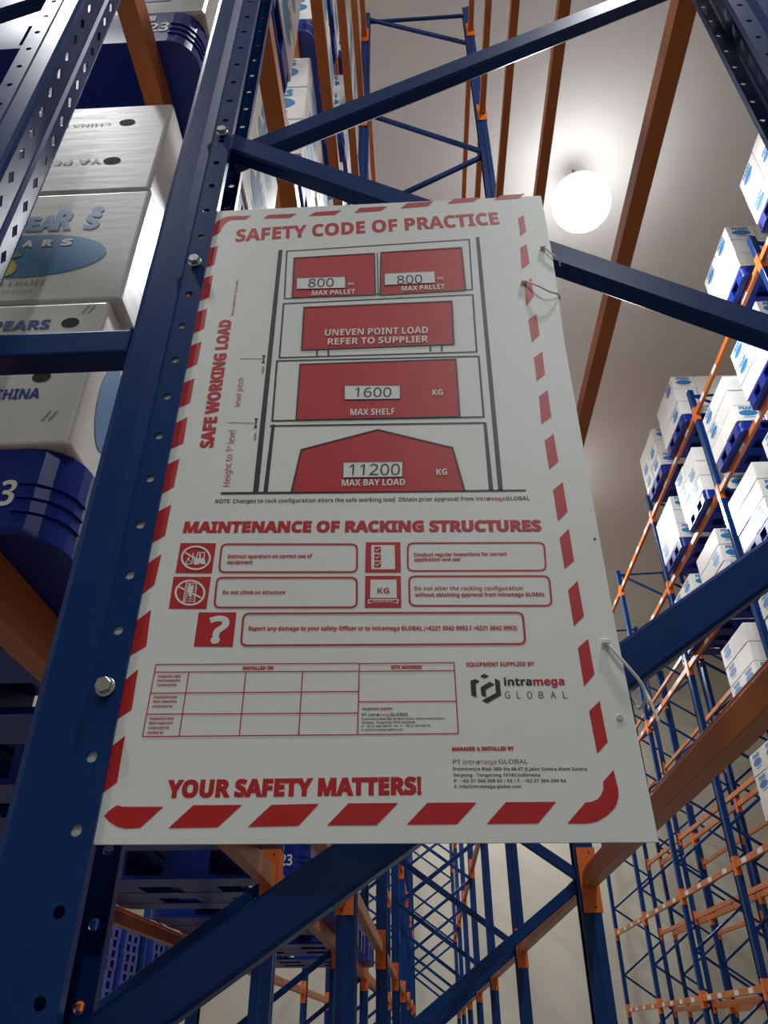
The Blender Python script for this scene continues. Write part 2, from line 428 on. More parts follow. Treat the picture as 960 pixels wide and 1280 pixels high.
# ---------------------------------------------------------------- blue plastic pallets
PX, PY, PZ = 1.20, 1.00, 0.170              # along x, along y, height
def rrect(x0, x1, y0, y1, r, corners=(1, 1, 1, 1), seg=5):
    out = []
    for (cx, cy, a0), on in zip(((x1 - r, y1 - r, 0), (x0 + r, y1 - r, 90), (x0 + r, y0 + r, 180), (x1 - r, y0 + r, 270)), corners):
        if on: out += [(cx + r * math.cos(math.radians(a0 + 90 * t / seg)), cy + r * math.sin(math.radians(a0 + 90 * t / seg))) for t in range(seg + 1)]
        else: out.append((x1 if a0 in (0, 270) else x0, y1 if a0 in (0, 90) else y0))
    return out
def pallet_parts():
    deck = MB(); deck.prism(rrect(0, PX, 0, PY, .075), 'z', PZ - .038, PZ)
    for i in range(7): deck.box(.10 + i * .135, .16 + i * .135, .02, PY - .02, PZ - .052, PZ - .038)
    deck.box(.02, PX - .02, PY / 2 - .02, PY / 2 + .02, PZ - .052, PZ - .038)
    blocks = []
    bx = ((0, .30), (PX / 2 - .11, PX / 2 + .11), (PX - .30, PX)); by = ((0, .22), (PY / 2 - .09, PY / 2 + .09), (PY - .22, PY))
    for i, (xa, xb) in enumerate(bx):
        for j, (ya, yb) in enumerate(by):
            c = (i == 2 and j == 2, i == 0 and j == 2, i == 0 and j == 0, i == 2 and j == 0)
            m = MB(); r = .075 if any(c) else .02
            m.prism(rrect(xa, xb, ya, yb, r, c), 'z', .018, PZ - .038)
            if any(c):                     # moulded ribs round the corner
                for z in (.045, .072, .099):
                    o = rrect(xa - .003 if i == 0 else xb - .079, xb + .003 if i == 2 else xa + .079, ya - .003 if j == 0 else yb - .079, yb + .003 if j == 2 else ya + .079, r, c)
                    m.prism(o, 'z', z - .002, z + .002)
            blocks.append(m)
    run = []
    for j, (ya, yb) in enumerate(by):
        m = MB(); m.prism(rrect(0, PX, ya, yb, .075, (j == 2, j == 2, j == 0, j == 0)), 'z', 0, .018); run.append(m)
    for i, (xa, xb) in enumerate(bx):
        m = MB(); m.box(xa + .01, xb - .01, .2, PY - .2, .002, .017); run.append(m)
    return deck, blocks, run
dk, bl, rn = pallet_parts()
DECK = dk.mesh('deck', ['pallet']); BLOCKS = [m.mesh('block', ['pallet']) for m in bl]; RUNS = [m.mesh('bottom_runner', ['pallet']) for m in rn]
allp = MB()
for m in [dk] + bl + rn:
    n = len(allp.v); allp.v += m.v; allp.f += [tuple(n + i for i in f) for f in m.f]; allp.mi += m.mi
WHOLE = allp.mesh('pallet', ['pallet'])
nm = MB(); letter(nm, 'A-23', (PX - .196, -.0012, .055), (1, 0, 0), (0, 0, 1), .116, .050, 1)
nm.face([(PX - .180, -.0012, .118), (PX - .125, -.0012, .118), (PX - .125, -.0012, .150), (PX - .180, -.0012, .150)], 1)
NUMB = nm.mesh('stencilled_number', ['white', 'label'])
def pallet(x, y, z, label, group, detail=0):
    if detail:
        t = tag(empty('plastic_pallet', (x, y, z)), label, 'pallet', group)
        link('deck', DECK, t)
        bs = [link('block', m, t) for m in BLOCKS]
        for m in RUNS: link('bottom_runner', m, t)
        if detail == 2: link('stencilled_number', NUMB, bs[6])
    else:
        t = tag(link('plastic_pallet', WHOLE, None, (x, y, z)), label, 'pallet', group)
    return t

# ---------------------------------------------------------------- fruit cartons
def carton_mesh(sx, sy, sz, art):
    b = MB(); b.box(0, sx, 0, sy, 0, sz)
    me = b.mesh('carton', ['carton', 'ink', 'dark'], bevel=.006, segs=2)
    return me
def blob(b, o, d, u, wd, ht, mi=1):
    """smudged blue trade mark: an oval with a strip of lettering above it"""
    o, d, u = Vector(o), Vector(d), Vector(u)
    b.face([o + d * (wd / 2 * math.cos(t * math.pi / 9)) + u * (ht * .30 * math.sin(t * math.pi / 9)) for t in range(18)], mi)
    letter(b, 'PEARS', o - d * wd * .42 + u * ht * .34, d, u, wd * .84, ht * .34, 3, mi)
    b.face([o - d * wd * .30 - u * ht * .46, o + d * wd * .34 - u * ht * .46, o + d * wd * .34 - u * ht * .39, o - d * wd * .30 - u * ht * .39], mi)
def carton_far(sx, sy, sz, face, side=1, front=1):
    """white carton with the mark on its ends; face -1: end looks to -x, +1: to +x"""
    b = MB(); b.box(.003, sx - .003, .003, sy - .003, 0, sz - .004)
    me0 = b.mesh('c', ['carton'], bevel=.007)
    b2 = MB(); b2.v = [tuple(v.co) for v in me0.vertices]; b2.f = [tuple(p.vertices) for p in me0.polygons]; b2.mi = [0] * len(b2.f)
    if side and face < 0: blob(b2, (.0018, sy * .5, sz * .5), (0, -1, 0), (0, 0, 1), sy * .58, sz * .58)
    elif side: blob(b2, (sx - .0018, sy * .5, sz * .5), (0, 1, 0), (0, 0, 1), sy * .62, sz * .60)
    if front: blob(b2, (sx * .5, .0018, sz * .5), (1, 0, 0), (0, 0, 1), sx * .66, sz * .62)
    return b2.mesh('fruit_carton', ['carton', 'ink'])
CSX, CSY, CSZ = PX / 3, PY / 2, .292
CFARS = [carton_far(CSX, CSY, CSZ, -1, a, f) for a, f in ((1, 0), (1, 1), (0, 0), (1, 0), (0, 1))]
LSZ = .362
CLEFT = carton_far(CSX, CSY, LSZ, 1)
LAYER = ['bottom', 'middle', 'top']
def load_right(i, k, slot, nl=3):
    """one pallet load across the aisle: bay i, level k; cartons on the faces one can see"""
    x = RX_ - .10; y = SY + BAY * i + .26 + slot * 1.40; z = LEV_S[k] + .092
    pn = 'near' if slot == 0 else 'far'
    if not seen([(x + a, y + b_, z + c) for a in (0, .5) for b_ in (0, PY) for c in (0, .5, .9)], 10): return
    pallet(x, y, z, 'blue plastic pallet across the aisle, %s bay, %s shelf up, %s load' % (nth(i), nth(k), pn), 'pallets across the aisle')
    for l in range(nl):
        for ix, iy in ((0, 0), (0, 1), (1, 0), (2, 0)):
            px = x + ix * CSX + random.uniform(-.014, 0) * (ix == 0); py = y + iy * (CSY + .006) + random.uniform(-.003, .003); pz = z + PZ + l * CSZ
            if not seen([(px + a, py + b_, pz + c) for a in (0, CSX) for b_ in (0, CSY) for c in (0, CSZ)], 6): continue
            col = {(0, 0): 'near aisle corner', (0, 1): 'far aisle corner', (1, 0): 'middle', (2, 0): 'inner end'}[ix, iy]
            tag(link('fruit_carton', random.choice(CFARS), None, (px, py, pz)), 'white carton across aisle, %s bay, %s shelf, %s pallet, %s layer, %s' % (nth(i), nth(k), pn, LAYER[l], col), 'carton', 'cartons across the aisle')
for i, k, slots in ((1, 5, (0, 1)), (2, 5, (0,)), (3, 5, (0, 1)), (1, 4, (0, 1)), (2, 4, (0, 1)), (3, 4, (0, 1)), (2, 3, (0, 1)), (3, 3, (0, 1)), (2, 2, (0, 1)), (3, 2, (0,)), (2, 1, (0, 1)), (3, 1, (0,)), (3, 0, (0,))):
    for s in slots: load_right(i, k, s)

# the pear row on the left
LPX = LX + FW + .095 - PX                  # pallets overhang the rear beam into the gap
def lslot(i, s): return LY + BAY * i + .28 + s * 1.38
for i in range(3):
    for k, z in enumerate(LEV_L):
        for s in (0, 1):
            y = lslot(i, s); zz = z + .092
            if not seen([(LPX + a, y + b_, zz + c) for a in (.3, .7, PX) for b_ in (0, PY) for c in (0, .15)], 30): continue
            near = (i == 0 and s == 0 and k < 2)
            pn = 'near' if s == 0 else 'far'
            pallet(LPX, y, zz, 'blue plastic pallet of the pear row, %s bay, %s shelf up, %s load' % (nth(i), nth(k), pn), 'pallets of the pear row', 2 if (near or (i == 1 and s == 0 and k == 0)) else (1 if i == 0 else 0))
            if i > 1: continue
            for l in range(3):
                for ix, iy in ((2, 0), (2, 1), (1, 0), (0, 0)):
                    if i == 0 and s == 0 and k == 0 and ix == 2 and iy == 0: continue
                    if ix < 2 and not (s == 0): continue
                    px = LPX + ix * CSX + random.uniform(0, .012) * (ix == 2) - .05 * (near and ix < 2); py = y + iy * CSY + .004 * iy; pz = zz + PZ + l * LSZ
                    if not seen([(px + a, py + b_, pz + c) for a in (0, CSX) for b_ in (0, CSY) for c in (0, LSZ)], 6): continue
                    col = {(2, 0): 'near sign-side corner', (2, 1): 'far sign-side corner', (1, 0): 'middle', (0, 0): 'outer end'}[ix, iy]
                    tag(link('fruit_carton', CLEFT, None, (px, py, pz)), 'white carton of pear row, %s bay, %s shelf, %s pallet, %s layer, %s' % (nth(i), nth(k), pn, LAYER[l], col), 'carton', 'cartons of the pear row')
# the three cartons beside the sign post, printed one by one
nx, ny, nz = CSX + .03, CSY, LSZ
yb = lslot(0, 0) ; zb0 = LEV_L[0] + .092 + PZ
def near_carton(l, dx, label):
    x = LPX + PX - nx + dx; y = yb - .008
    t = MB(); t.box(0, nx, 0, ny, .002, nz - .003)
    o = tag(link('pear_carton', t.mesh('pear_carton', ['carton'], bevel=.008, segs=3), None, (x, y, zb0 + l * LSZ)), label, 'carton', 'pear cartons beside the sign')
    return o
F = -.0012
def oval(b, cx, cz, rx, rz, mi, y=F, n=28): b.face([(cx + rx * math.cos(2 * math.pi * i / n), y, cz + rz * math.sin(2 * math.pi * i / n)) for i in range(n)], mi)
def txt(b, s, x, z, wd, h, bold=1, mi=0, flip=0, y=F):
    if flip: letter(b, s, (x + wd, y, z + h), (-1, 0, 0), (0, 0, -1), wd, h, bold, mi)
    else: letter(b, s, (x, y, z), (1, 0, 0), (0, 0, 1), wd, h, bold, mi)
def ticks(b, x, z, mi=0):
    for q in (0, .012): b.face([(x + q, F, z), (x + q + .004, F, z), (x + q + .014, F, z + .022), (x + q + .010, F, z + .022)], mi)
def prt(name, m, parent, draw, label=None):
    b = MB(); draw(b); o = link(name, b.mesh(name, [m]), parent)
    if label: o['label'] = label
    return o
c0 = near_carton(0, -.012, 'white carton lowest on the near pear pallet, printed PEARS and CHINA')
prt('lettering', 'navy', c0, lambda b: txt(b, 'PEARS', nx - .215, .285, .112, .026, 2, 0))
prt('lettering', 'navy', c0, lambda b: txt(b, 'CHINA', nx - .160, .108, .083, .024, 2, 0))
prt('hand_hole', 'dark', c0, lambda b: oval(b, nx - .065, .300, .017, .013, 0))
prt('hand_hole', 'dark', c0, lambda b: oval(b, nx - .085, .160, .017, .013, 0))
prt('print_mark', 'grey', c0, lambda b: ticks(b, nx - .060, .055))
prt('print_mark', 'grey', c0, lambda b: ticks(b, nx - .050, .325))
prt('side_print', 'ink', c0, lambda b: b.face([(nx + .0012, .10 + .05 * math.cos(i * math.pi / 10), .17 + .10 * math.sin(i * math.pi / 10)) for i in range(20)]), 'blue oval on the side of the carton')
c1 = near_carton(1, .006, 'white carton in the middle of the pear stack, blue oval mark with a yellow pear')
def word(b):
    for ch, x, wd, h in (('P', .280, .030, .052), ('E', .248, .027, .052), ('A', .222, .036, .056), ('R', .190, .042, .074), ('S', .124, .034, .056)): txt(b, ch, nx - x, .225, wd, h, 3, 0)
    oval(b, nx - .104, .292, .013, .013, 0)
prt('lettering', 'ink', c1, word, 'blue PEARS lettering')
ov = prt('oval_mark', 'ink', c1, lambda b: oval(b, nx - .215, .145, .158, .068, 0), 'blue oval mark')
def word2(b):
    for ch, q in (('P', .318), ('E', .280), ('A', .240), ('R', .198), ('S', .158)): txt(b, ch, nx - q, .172, .024, .022, 3, 0, y=F * 1.7)
prt('lettering', 'white', ov, word2, 'white PEARS lettering')
def pear(b): b.face([(nx - .262 + .030 * math.cos(i * math.pi / 12) * (1 - .22 * math.sin(i * math.pi / 12)), F * 1.8, .108 + .030 * math.sin(i * math.pi / 12)) for i in range(24)])
prt('pear_print', 'yellow', ov, pear, 'yellow pear')
prt('leaf_print', 'green', ov, lambda b: oval(b, nx - .256, .147, .024, .011, 0, F * 1.9), 'green leaf')
prt('small_lettering', 'grey', c1, lambda b: txt(b, 'FRESH FRUIT', nx - .325, .052, .165, .014, 0, 0))
prt('small_lettering', 'grey', c1, lambda b: txt(b, 'PRODUCT OF CHINA', nx - .310, .030, .130, .010, 0, 0))
c2 = near_carton(2, 0, 'white carton on top of the pear stack, its faint print upside down')
prt('lettering', 'grey', c2, lambda b: txt(b, 'YA PEARS', nx - .320, .110, .19, .018, 1, 0, 1))
prt('lettering', 'grey', c2, lambda b: txt(b, 'CHINA PEARS', nx - .330, .270, .19, .012, 0, 0, 1))
for hx, hz, hr in ((.10, .280, .019), (.105, .118, .020), (.315, .262, .014), (.335, .095, .014)):
    prt('hand_hole', 'dark', c2, lambda b: oval(b, nx - hx, hz, hr, hr * .65, 0))

# stacked empty pallets in the distant left row
for a, y in enumerate((12.95, 14.15, 15.98, 17.18, 19.03, 20.2)):
    for n in range(9):
        z = .56 + .092 + n * PZ
        if not seen([(FX + FW, y + c, z) for c in (0, .3, .6, .9)], 5): continue
        pallet(FX + .03 + random.uniform(-.01, .01), y, z, 'empty blue pallet in the distant left row, %s stack, %s from the bottom' % (nth(a), nth(n)), 'stacked empty pallets')
SIGN_EDGE = [(2211, 11294), (2206, 9903), (2185, 9147), (2136, 7897), (2096, 3657), (2119, 1480)]
POLYS = [
('border_stripes','r',1,[(-3099,10568),(-3111,10724),(-3095,10879),(-3038,11007),(-2950,11091),(-2870,11117),(-2507,11107),(-2580,11011),(-2810,11017),(-2872,10984),(-2919,10908),(-2954,10790),(-2960,10708)]),
('border_stripes','r',1,[(-2211,11107),(-1753,11110),(-1860,11001),(-2302,11017)]),
('border_stripes','r',1,[(-1459,11126),(-1025,11143),(-1129,11027),(-1552,11026)]),
('border_stripes','r',1,[(-726,11185),(-276,11195),(-384,11079),(-815,11057)]),
('border_stripes','r',1,[(41,11252),(474,11274),(372,11146),(-66,11120)]),
('border_stripes','r',1,[(808,11314),(1225,11326),(1110,11210),(688,11187)]),
('border_stripes','r',1,[(1564,11349),(1964,11363),(1845,11246),(1444,11228)]),
('border_stripes','r',1,[(1784,10719),(1879,10800),(1875,10394),(1776,10279)]),
('border_stripes','r',1,[(1743,9987),(1846,10071),(1846,9624),(1714,9488)]),
('border_stripes','r',1,[(1721,9148),(1832,9281),(1823,8867),(1694,8674)]),
('border_stripes','r',1,[(1693,8386),(1820,8496),(1815,8075),(1691,7934)]),
('border_stripes','r',1,[(1688,7634),(1812,7747),(1798,7321),(1676,7198)]),
('border_stripes','r',1,[(1675,6925),(1800,7037),(1789,6575),(1650,6450)]),
('border_stripes','r',1,[(1657,6179),(1782,6289),(1784,5845),(1660,5729)]),
('border_stripes','r',1,[(1666,5418),(1796,5538),(1794,5101),(1666,4970)]),
('border_stripes','r',1,[(1654,4743),(1777,4866),(1775,4435),(1658,4333)]),
('border_stripes','r',1,[(1658,4065),(1779,4182),(1785,3751),(1662,3632)]),
('border_stripes','r',1,[(1667,3383),(1789,3485),(1793,3091),(1669,2962)]),
('border_stripes','r',1,[(1680,2703),(1800,2807),(1812,2395),(1694,2281)]),
('border_stripes','r',1,[(-2177,1862),(-1708,1858),(-1918,1659),(-2384,1658)]),
('border_stripes','r',1,[(-1428,1854),(-975,1858),(-1159,1662),(-1635,1658)]),
('border_stripes','r',1,[(-697,1857),(-229,1853),(-430,1658),(-892,1661)]),
('border_stripes','r',1,[(45,1851),(508,1847),(312,1656),(-151,1658)]),
('border_stripes','r',1,[(779,1846),(1245,1842),(1055,1652),(585,1655)]),
('border_stripes','r',1,[(1708,2018),(1822,2126),(1836,1947),(1827,1879),(1799,1812),(1756,1762),(1686,1707),(1599,1665),(1528,1648),(1459,1645),(1323,1649),(1514,1832),(1580,1838),(1630,1860),(1670,1897),(1697,1949)]),
('border_stripes','r',1,[(-3019,1775),(-2991,1815),(-2951,1849),(-2912,1873),(-2854,1858),(-2461,1852),(-2656,1662),(-2799,1660),(-2874,1678),(-2954,1720)]),
('border_stripes','r',1,[(-3264,10224),(-2954,10361),(-2960,9900),(-3241,9738)]),
('border_stripes','r',1,[(-3268,9498),(-2947,9649),(-2943,9139),(-3237,8985)]),
('border_stripes','r',1,[(-3232,8747),(-2942,8897),(-2932,8463),(-3202,8295)]),
('border_stripes','r',1,[(-3202,8044),(-2932,8204),(-2937,7758),(-3190,7580)]),
('border_stripes','r',1,[(-3201,7332),(-2935,7486),(-2934,7036),(-3185,6876)]),
('border_stripes','r',1,[(-3192,6605),(-2932,6785),(-2924,6338),(-3174,6187)]),
('border_stripes','r',1,[(-3196,5925),(-2935,6086),(-2941,5643),(-3172,5463)]),
('border_stripes','r',1,[(-3197,5196),(-2932,5379),(-2937,4929),(-3181,4759)]),
('border_stripes','r',1,[(-3192,4455),(-2938,4677),(-2953,4274),(-3175,4048)]),
('border_stripes','r',1,[(-3198,3711),(-2939,3955),(-2917,3518),(-3182,3336)]),
('border_stripes','r',1,[(-3174,3037),(-2957,3258),(-2946,2814),(-3187,2633)]),
('border_stripes','r',1,[(-3184,2345),(-2963,2544),(-2955,2087),(-3195,1892)]),
('load_diagram','k',1,[(-1982,10186),(-1919,10192),(-1880,5529),(-1949,5532)]),
('load_diagram','k',1,[(1088,10292),(1144,10298),(1074,5435),(1017,5437)]),
('load_diagram','k',1,[(-2345,5541),(1345,5441),(1342,5412),(-2340,5505)]),
('load_diagram','k',1,[(-1804,6602),(-1762,6601),(-1767,5525),(-1821,5527)]),
('load_diagram','k',1,[(920,6507),(961,6505),(960,5439),(907,5441)]),
('load_diagram','r',2,[(-1723,9970),(-487,10001),(-466,9041),(-1694,9055)]),
('load_diagram','r',2,[(-384,10013),(852,10053),(856,9063),(-397,9028)]),
('load_diagram','r',2,[(-1507,8830),(644,8837),(624,7949),(-1491,7948)]),
('load_diagram','r',2,[(-1497,7673),(635,7659),(628,6628),(-1489,6664)]),
('load_diagram','r',2,[(-1393,6164),(-427,6451),(506,6115),(616,5451),(-1475,5508)]),
('load_diagram','w',4,[(-1656,9485),(-921,9475),(-909,9216),(-1641,9235)]),
('load_diagram','w',4,[(-332,9509),(421,9515),(422,9247),(-332,9242)]),
('load_diagram','w',4,[(-875,7239),(-130,7202),(-134,6963),(-868,6984)]),
('load_diagram','w',4,[(-856,5935),(-115,5917),(-124,5681),(-854,5697)]),
('load_diagram','k',1,[(-2041,7883),(-1993,7881),(-2003,7799),(-2016,7800)]),
('load_diagram','k',1,[(-2016,7800),(-2005,7799),(-1989,7717),(-2037,7719)]),
('load_diagram','k',1,[(-2041,6722),(-1996,6720),(-2004,6633),(-2016,6634)]),
('load_diagram','k',1,[(-2016,6634),(-2006,6633),(-1989,6546),(-2035,6548)]),
('safety_icon','r',1,[(-2735,4822),(-2314,4805),(-2315,4400),(-2736,4418)]),
('safety_icon','r',1,[(-2749,4370),(-2317,4355),(-2318,3949),(-2741,3963)]),
('safety_icon','r',1,[(-2398,3910),(-1978,3898),(-1975,3487),(-2398,3500)]),
('safety_icon','w',2,[(-2549,4601),(-2423,4609),(-2404,4527),(-2442,4522),(-2465,4540),(-2483,4523),(-2538,4519)]),
('safety_icon','w',3,[(-2569,4234),(-2499,4238),(-2502,4149),(-2508,4105),(-2536,4105),(-2550,4172)]),
('safety_icon','w',3,[(-2565,4279),(-2538,4281),(-2534,4248),(-2560,4245)]),
('safety_icon','r',1,[(-563,4760),(-165,4747),(-164,4344),(-569,4357)]),
('safety_icon','w',2,[(-499,4715),(-230,4709),(-229,4387),(-497,4394)]),
('safety_icon','r',3,[(-463,4693),(-389,4691),(-388,4613),(-464,4616)]),
('safety_icon','r',3,[(-463,4591),(-389,4588),(-388,4512),(-464,4514)]),
('safety_icon','r',3,[(-462,4494),(-389,4492),(-389,4416),(-464,4419)]),
('safety_icon','r',1,[(-565,4315),(-165,4303),(-166,3903),(-566,3914)]),
('safety_icon','w',2,[(-505,4262),(-216,4254),(-214,4023),(-507,4032)]),
('supplier_emblem','k',1,[(631,3095),(674,3122),(723,3093),(675,3068)]),
('supplier_emblem','k',1,[(528,3049),(580,3066),(624,3038),(581,3012),(579,2867),(528,2893)]),
('supplier_emblem','k',1,[(625,2974),(723,3034),(772,3003),(677,2949),(675,2867),(629,2891)]),
('supplier_emblem','k',1,[(777,3070),(826,3039),(828,2887),(677,2805),(630,2836),(777,2912)]),
]
LINES = [
('load_diagram','k',1,22,1,0,[(-1851,10150),(984,10246),(954,9075),(-1810,9044)]),
('load_diagram','k',1,24,1,0,[(-1814,8933),(952,8963),(926,7788),(-1795,7818)]),
('load_diagram','k',1,26,1,0,[(-1823,7758),(947,7703),(933,6607),(-1802,6665)]),
('load_diagram','k',1,26,0,0,[(-1826,6579),(951,6507)]),
('load_diagram','k',3,20,1,0,[(-1723,9970),(-487,10001),(-466,9041),(-1694,9055)]),
('load_diagram','k',3,20,1,0,[(-384,10013),(852,10053),(856,9063),(-397,9028)]),
('load_diagram','k',3,20,1,0,[(-1507,8830),(644,8837),(624,7949),(-1491,7948)]),
('load_diagram','k',3,20,1,0,[(-1497,7673),(635,7659),(628,6628),(-1489,6664)]),
('load_diagram','k',3,22,0,0,[(-1475,5508),(-1393,6164),(-427,6451),(506,6115),(616,5451)]),
('load_diagram','k',1,14,0,0,[(-439,10017),(-425,9021)]),
('load_diagram','k',1,24,0,0,[(-1276,7928),(-1271,7821)]),
('load_diagram','k',1,24,0,0,[(-1117,7928),(-1113,7820)]),
('load_diagram','k',1,24,0,0,[(298,7929),(294,7822)]),
('load_diagram','k',1,24,0,0,[(455,7928),(451,7821)]),
('load_diagram','k',5,8,1,0,[(-1656,9485),(-921,9475),(-909,9216),(-1641,9235)]),
('load_diagram','k',5,8,1,0,[(-332,9509),(421,9515),(422,9247),(-332,9242)]),
('load_diagram','k',5,8,1,0,[(-875,7239),(-130,7202),(-134,6963),(-868,6984)]),
('load_diagram','k',5,8,1,0,[(-856,5935),(-115,5917),(-124,5681),(-854,5697)]),
('load_diagram','k',1,9,0,0,[(-2348,7827),(-2015,7803)]),
('load_diagram','k',1,9,0,0,[(-2387,6660),(-2013,6633)]),
('safety_icon','w',2,24,1,0,[(-2361,4605),(-2360,4575),(-2366,4547),(-2378,4521),(-2395,4499),(-2417,4480),(-2444,4467),(-2473,4460),(-2504,4458),(-2537,4462),(-2568,4471),(-2598,4486),(-2626,4506),(-2649,4529),(-2668,4556),(-2682,4585),(-2690,4615),(-2691,4645),(-2686,4674),(-2674,4700),(-2657,4723),(-2635,4742),(-2608,4756),(-2578,4763),(-2546,4765),(-2513,4761),(-2481,4751),(-2451,4736),(-2423,4716),(-2399,4692),(-2381,4664),(-2368,4635)]),
('safety_icon','w',2,24,1,0,[(-2367,4151),(-2366,4122),(-2371,4093),(-2383,4067),(-2400,4045),(-2422,4027),(-2448,4014),(-2477,4006),(-2509,4004),(-2541,4008),(-2572,4017),(-2602,4032),(-2630,4051),(-2653,4075),(-2672,4102),(-2686,4131),(-2694,4161),(-2695,4191),(-2690,4220),(-2679,4246),(-2662,4269),(-2640,4288),(-2613,4302),(-2584,4310),(-2552,4312),(-2519,4308),(-2487,4298),(-2456,4283),(-2429,4262),(-2405,4238),(-2387,4211),(-2374,4182)]),
('safety_icon','w',2,20,0,0,[(-2664,4688),(-2402,4527)]),
('safety_icon','w',2,20,0,0,[(-2669,4237),(-2395,4088)]),
('safety_icon','w',2,12,0,0,[(-2519,4600),(-2509,4683),(-2432,4680),(-2430,4604)]),
('safety_icon','w',2,20,0,0,[(-2478,4599),(-2483,4664)]),
('safety_icon','w',2,12,0,0,[(-2599,4627),(-2637,4534)]),
('safety_icon','w',2,12,0,0,[(-2560,4532),(-2565,4679)]),
('safety_icon','w',2,12,0,0,[(-2646,4528),(-2565,4532)]),
('safety_icon','w',2,8,0,0,[(-2623,4616),(-2567,4543)]),
('safety_icon','w',2,12,0,0,[(-2588,4297),(-2590,4036)]),
('safety_icon','w',2,12,0,0,[(-2470,4282),(-2465,4027)]),
('safety_icon','w',2,7,0,0,[(-2588,4280),(-2471,4271)]),
('safety_icon','w',2,7,0,0,[(-2588,4247),(-2471,4238)]),
('safety_icon','w',2,7,0,0,[(-2589,4215),(-2470,4206)]),
('safety_icon','w',2,7,0,0,[(-2589,4182),(-2470,4173)]),
('safety_icon','w',2,7,0,0,[(-2589,4150),(-2469,4141)]),
('safety_icon','w',2,7,0,0,[(-2589,4118),(-2469,4109)]),
('safety_icon','w',2,7,0,0,[(-2589,4086),(-2468,4077)]),
('safety_icon','w',2,7,0,0,[(-2589,4054),(-2468,4045)]),
('safety_icon','w',2,8,0,0,[(-2548,4288),(-2575,4032)]),
('safety_icon','w',2,8,0,0,[(-2506,4287),(-2515,4030)]),
('safety_icon','w',4,10,0,0,[(-450,4655),(-434,4636),(-398,4670)]),
('safety_icon','w',4,10,0,0,[(-450,4553),(-434,4535),(-398,4568)]),
('safety_icon','w',4,10,0,0,[(-450,4457),(-434,4439),(-398,4472)]),
('safety_icon','w',2,12,0,0,[(-517,4011),(-204,4002)]),
('safety_icon','w',2,12,0,0,[(-524,4011),(-524,3967),(-493,3972)]),
('safety_icon','w',2,12,0,0,[(-197,4006),(-208,3958),(-235,3964)]),
('safety_icon','w',2,6,0,0,[(-477,4006),(-478,3971)]),
('safety_icon','w',2,6,0,0,[(-457,4005),(-458,3971)]),
('safety_icon','w',2,6,0,0,[(-437,4005),(-438,3970)]),
('safety_icon','w',2,6,0,0,[(-417,4004),(-418,3969)]),
('safety_icon','w',2,6,0,0,[(-397,4004),(-398,3969)]),
('safety_icon','w',2,6,0,0,[(-377,4003),(-379,3968)]),
('safety_icon','w',2,6,0,0,[(-357,4002),(-359,3968)]),
('safety_icon','w',2,6,0,0,[(-337,4002),(-339,3967)]),
('safety_icon','w',2,6,0,0,[(-317,4001),(-319,3967)]),
('safety_icon','w',2,6,0,0,[(-297,4001),(-299,3966)]),
('safety_icon','w',2,6,0,0,[(-277,4000),(-279,3966)]),
('safety_icon','w',2,6,0,0,[(-257,4000),(-259,3965)]),
('instruction_box','r',1,22,1,70,[(-2245,4789),(-664,4736),(-658,4367),(-2233,4413)]),
('instruction_box','r',1,22,1,70,[(-2245,4343),(-659,4295),(-653,3922),(-2233,3964)]),
('instruction_box','r',1,22,1,70,[(-1897,3881),(1139,3809),(1130,3442),(-1889,3500)]),
('instruction_box','r',1,22,1,70,[(-79,4731),(1473,4686),(1450,4321),(-87,4363)]),
('instruction_box','r',1,22,1,70,[(-73,4293),(1475,4249),(1460,3882),(-75,3925)]),
('inspection_table','r',1,11,0,0,[(-2775,3305),(-622,3267)]),
('inspection_table','r',1,11,0,0,[(-2776,3218),(-626,3179)]),
('inspection_table','r',1,11,0,0,[(-2774,2987),(-624,2958)]),
('inspection_table','r',1,11,0,0,[(-2782,2763),(-623,2731)]),
('inspection_table','r',1,11,0,0,[(-2785,2532),(-622,2510)]),
('inspection_table','r',1,11,0,0,[(-2775,3305),(-2785,2532)]),
('inspection_table','r',1,11,0,0,[(-2409,3210),(-2413,2532)]),
('inspection_table','r',1,11,0,0,[(-1804,3198),(-1805,2523)]),
('inspection_table','r',1,11,0,0,[(-1207,3187),(-1209,2516)]),
('inspection_table','r',1,11,0,0,[(-615,3262),(-621,2520)]),
('inspection_table','r',1,11,0,0,[(-625,3262),(372,3250)]),
('inspection_table','r',1,11,0,0,[(-614,3176),(370,3161)]),
('inspection_table','r',1,11,0,0,[(-619,2849),(370,2834)]),
('inspection_table','r',1,11,0,0,[(-624,2512),(374,2503)]),
('inspection_table','r',1,11,0,0,[(372,3250),(374,2503)]),
]
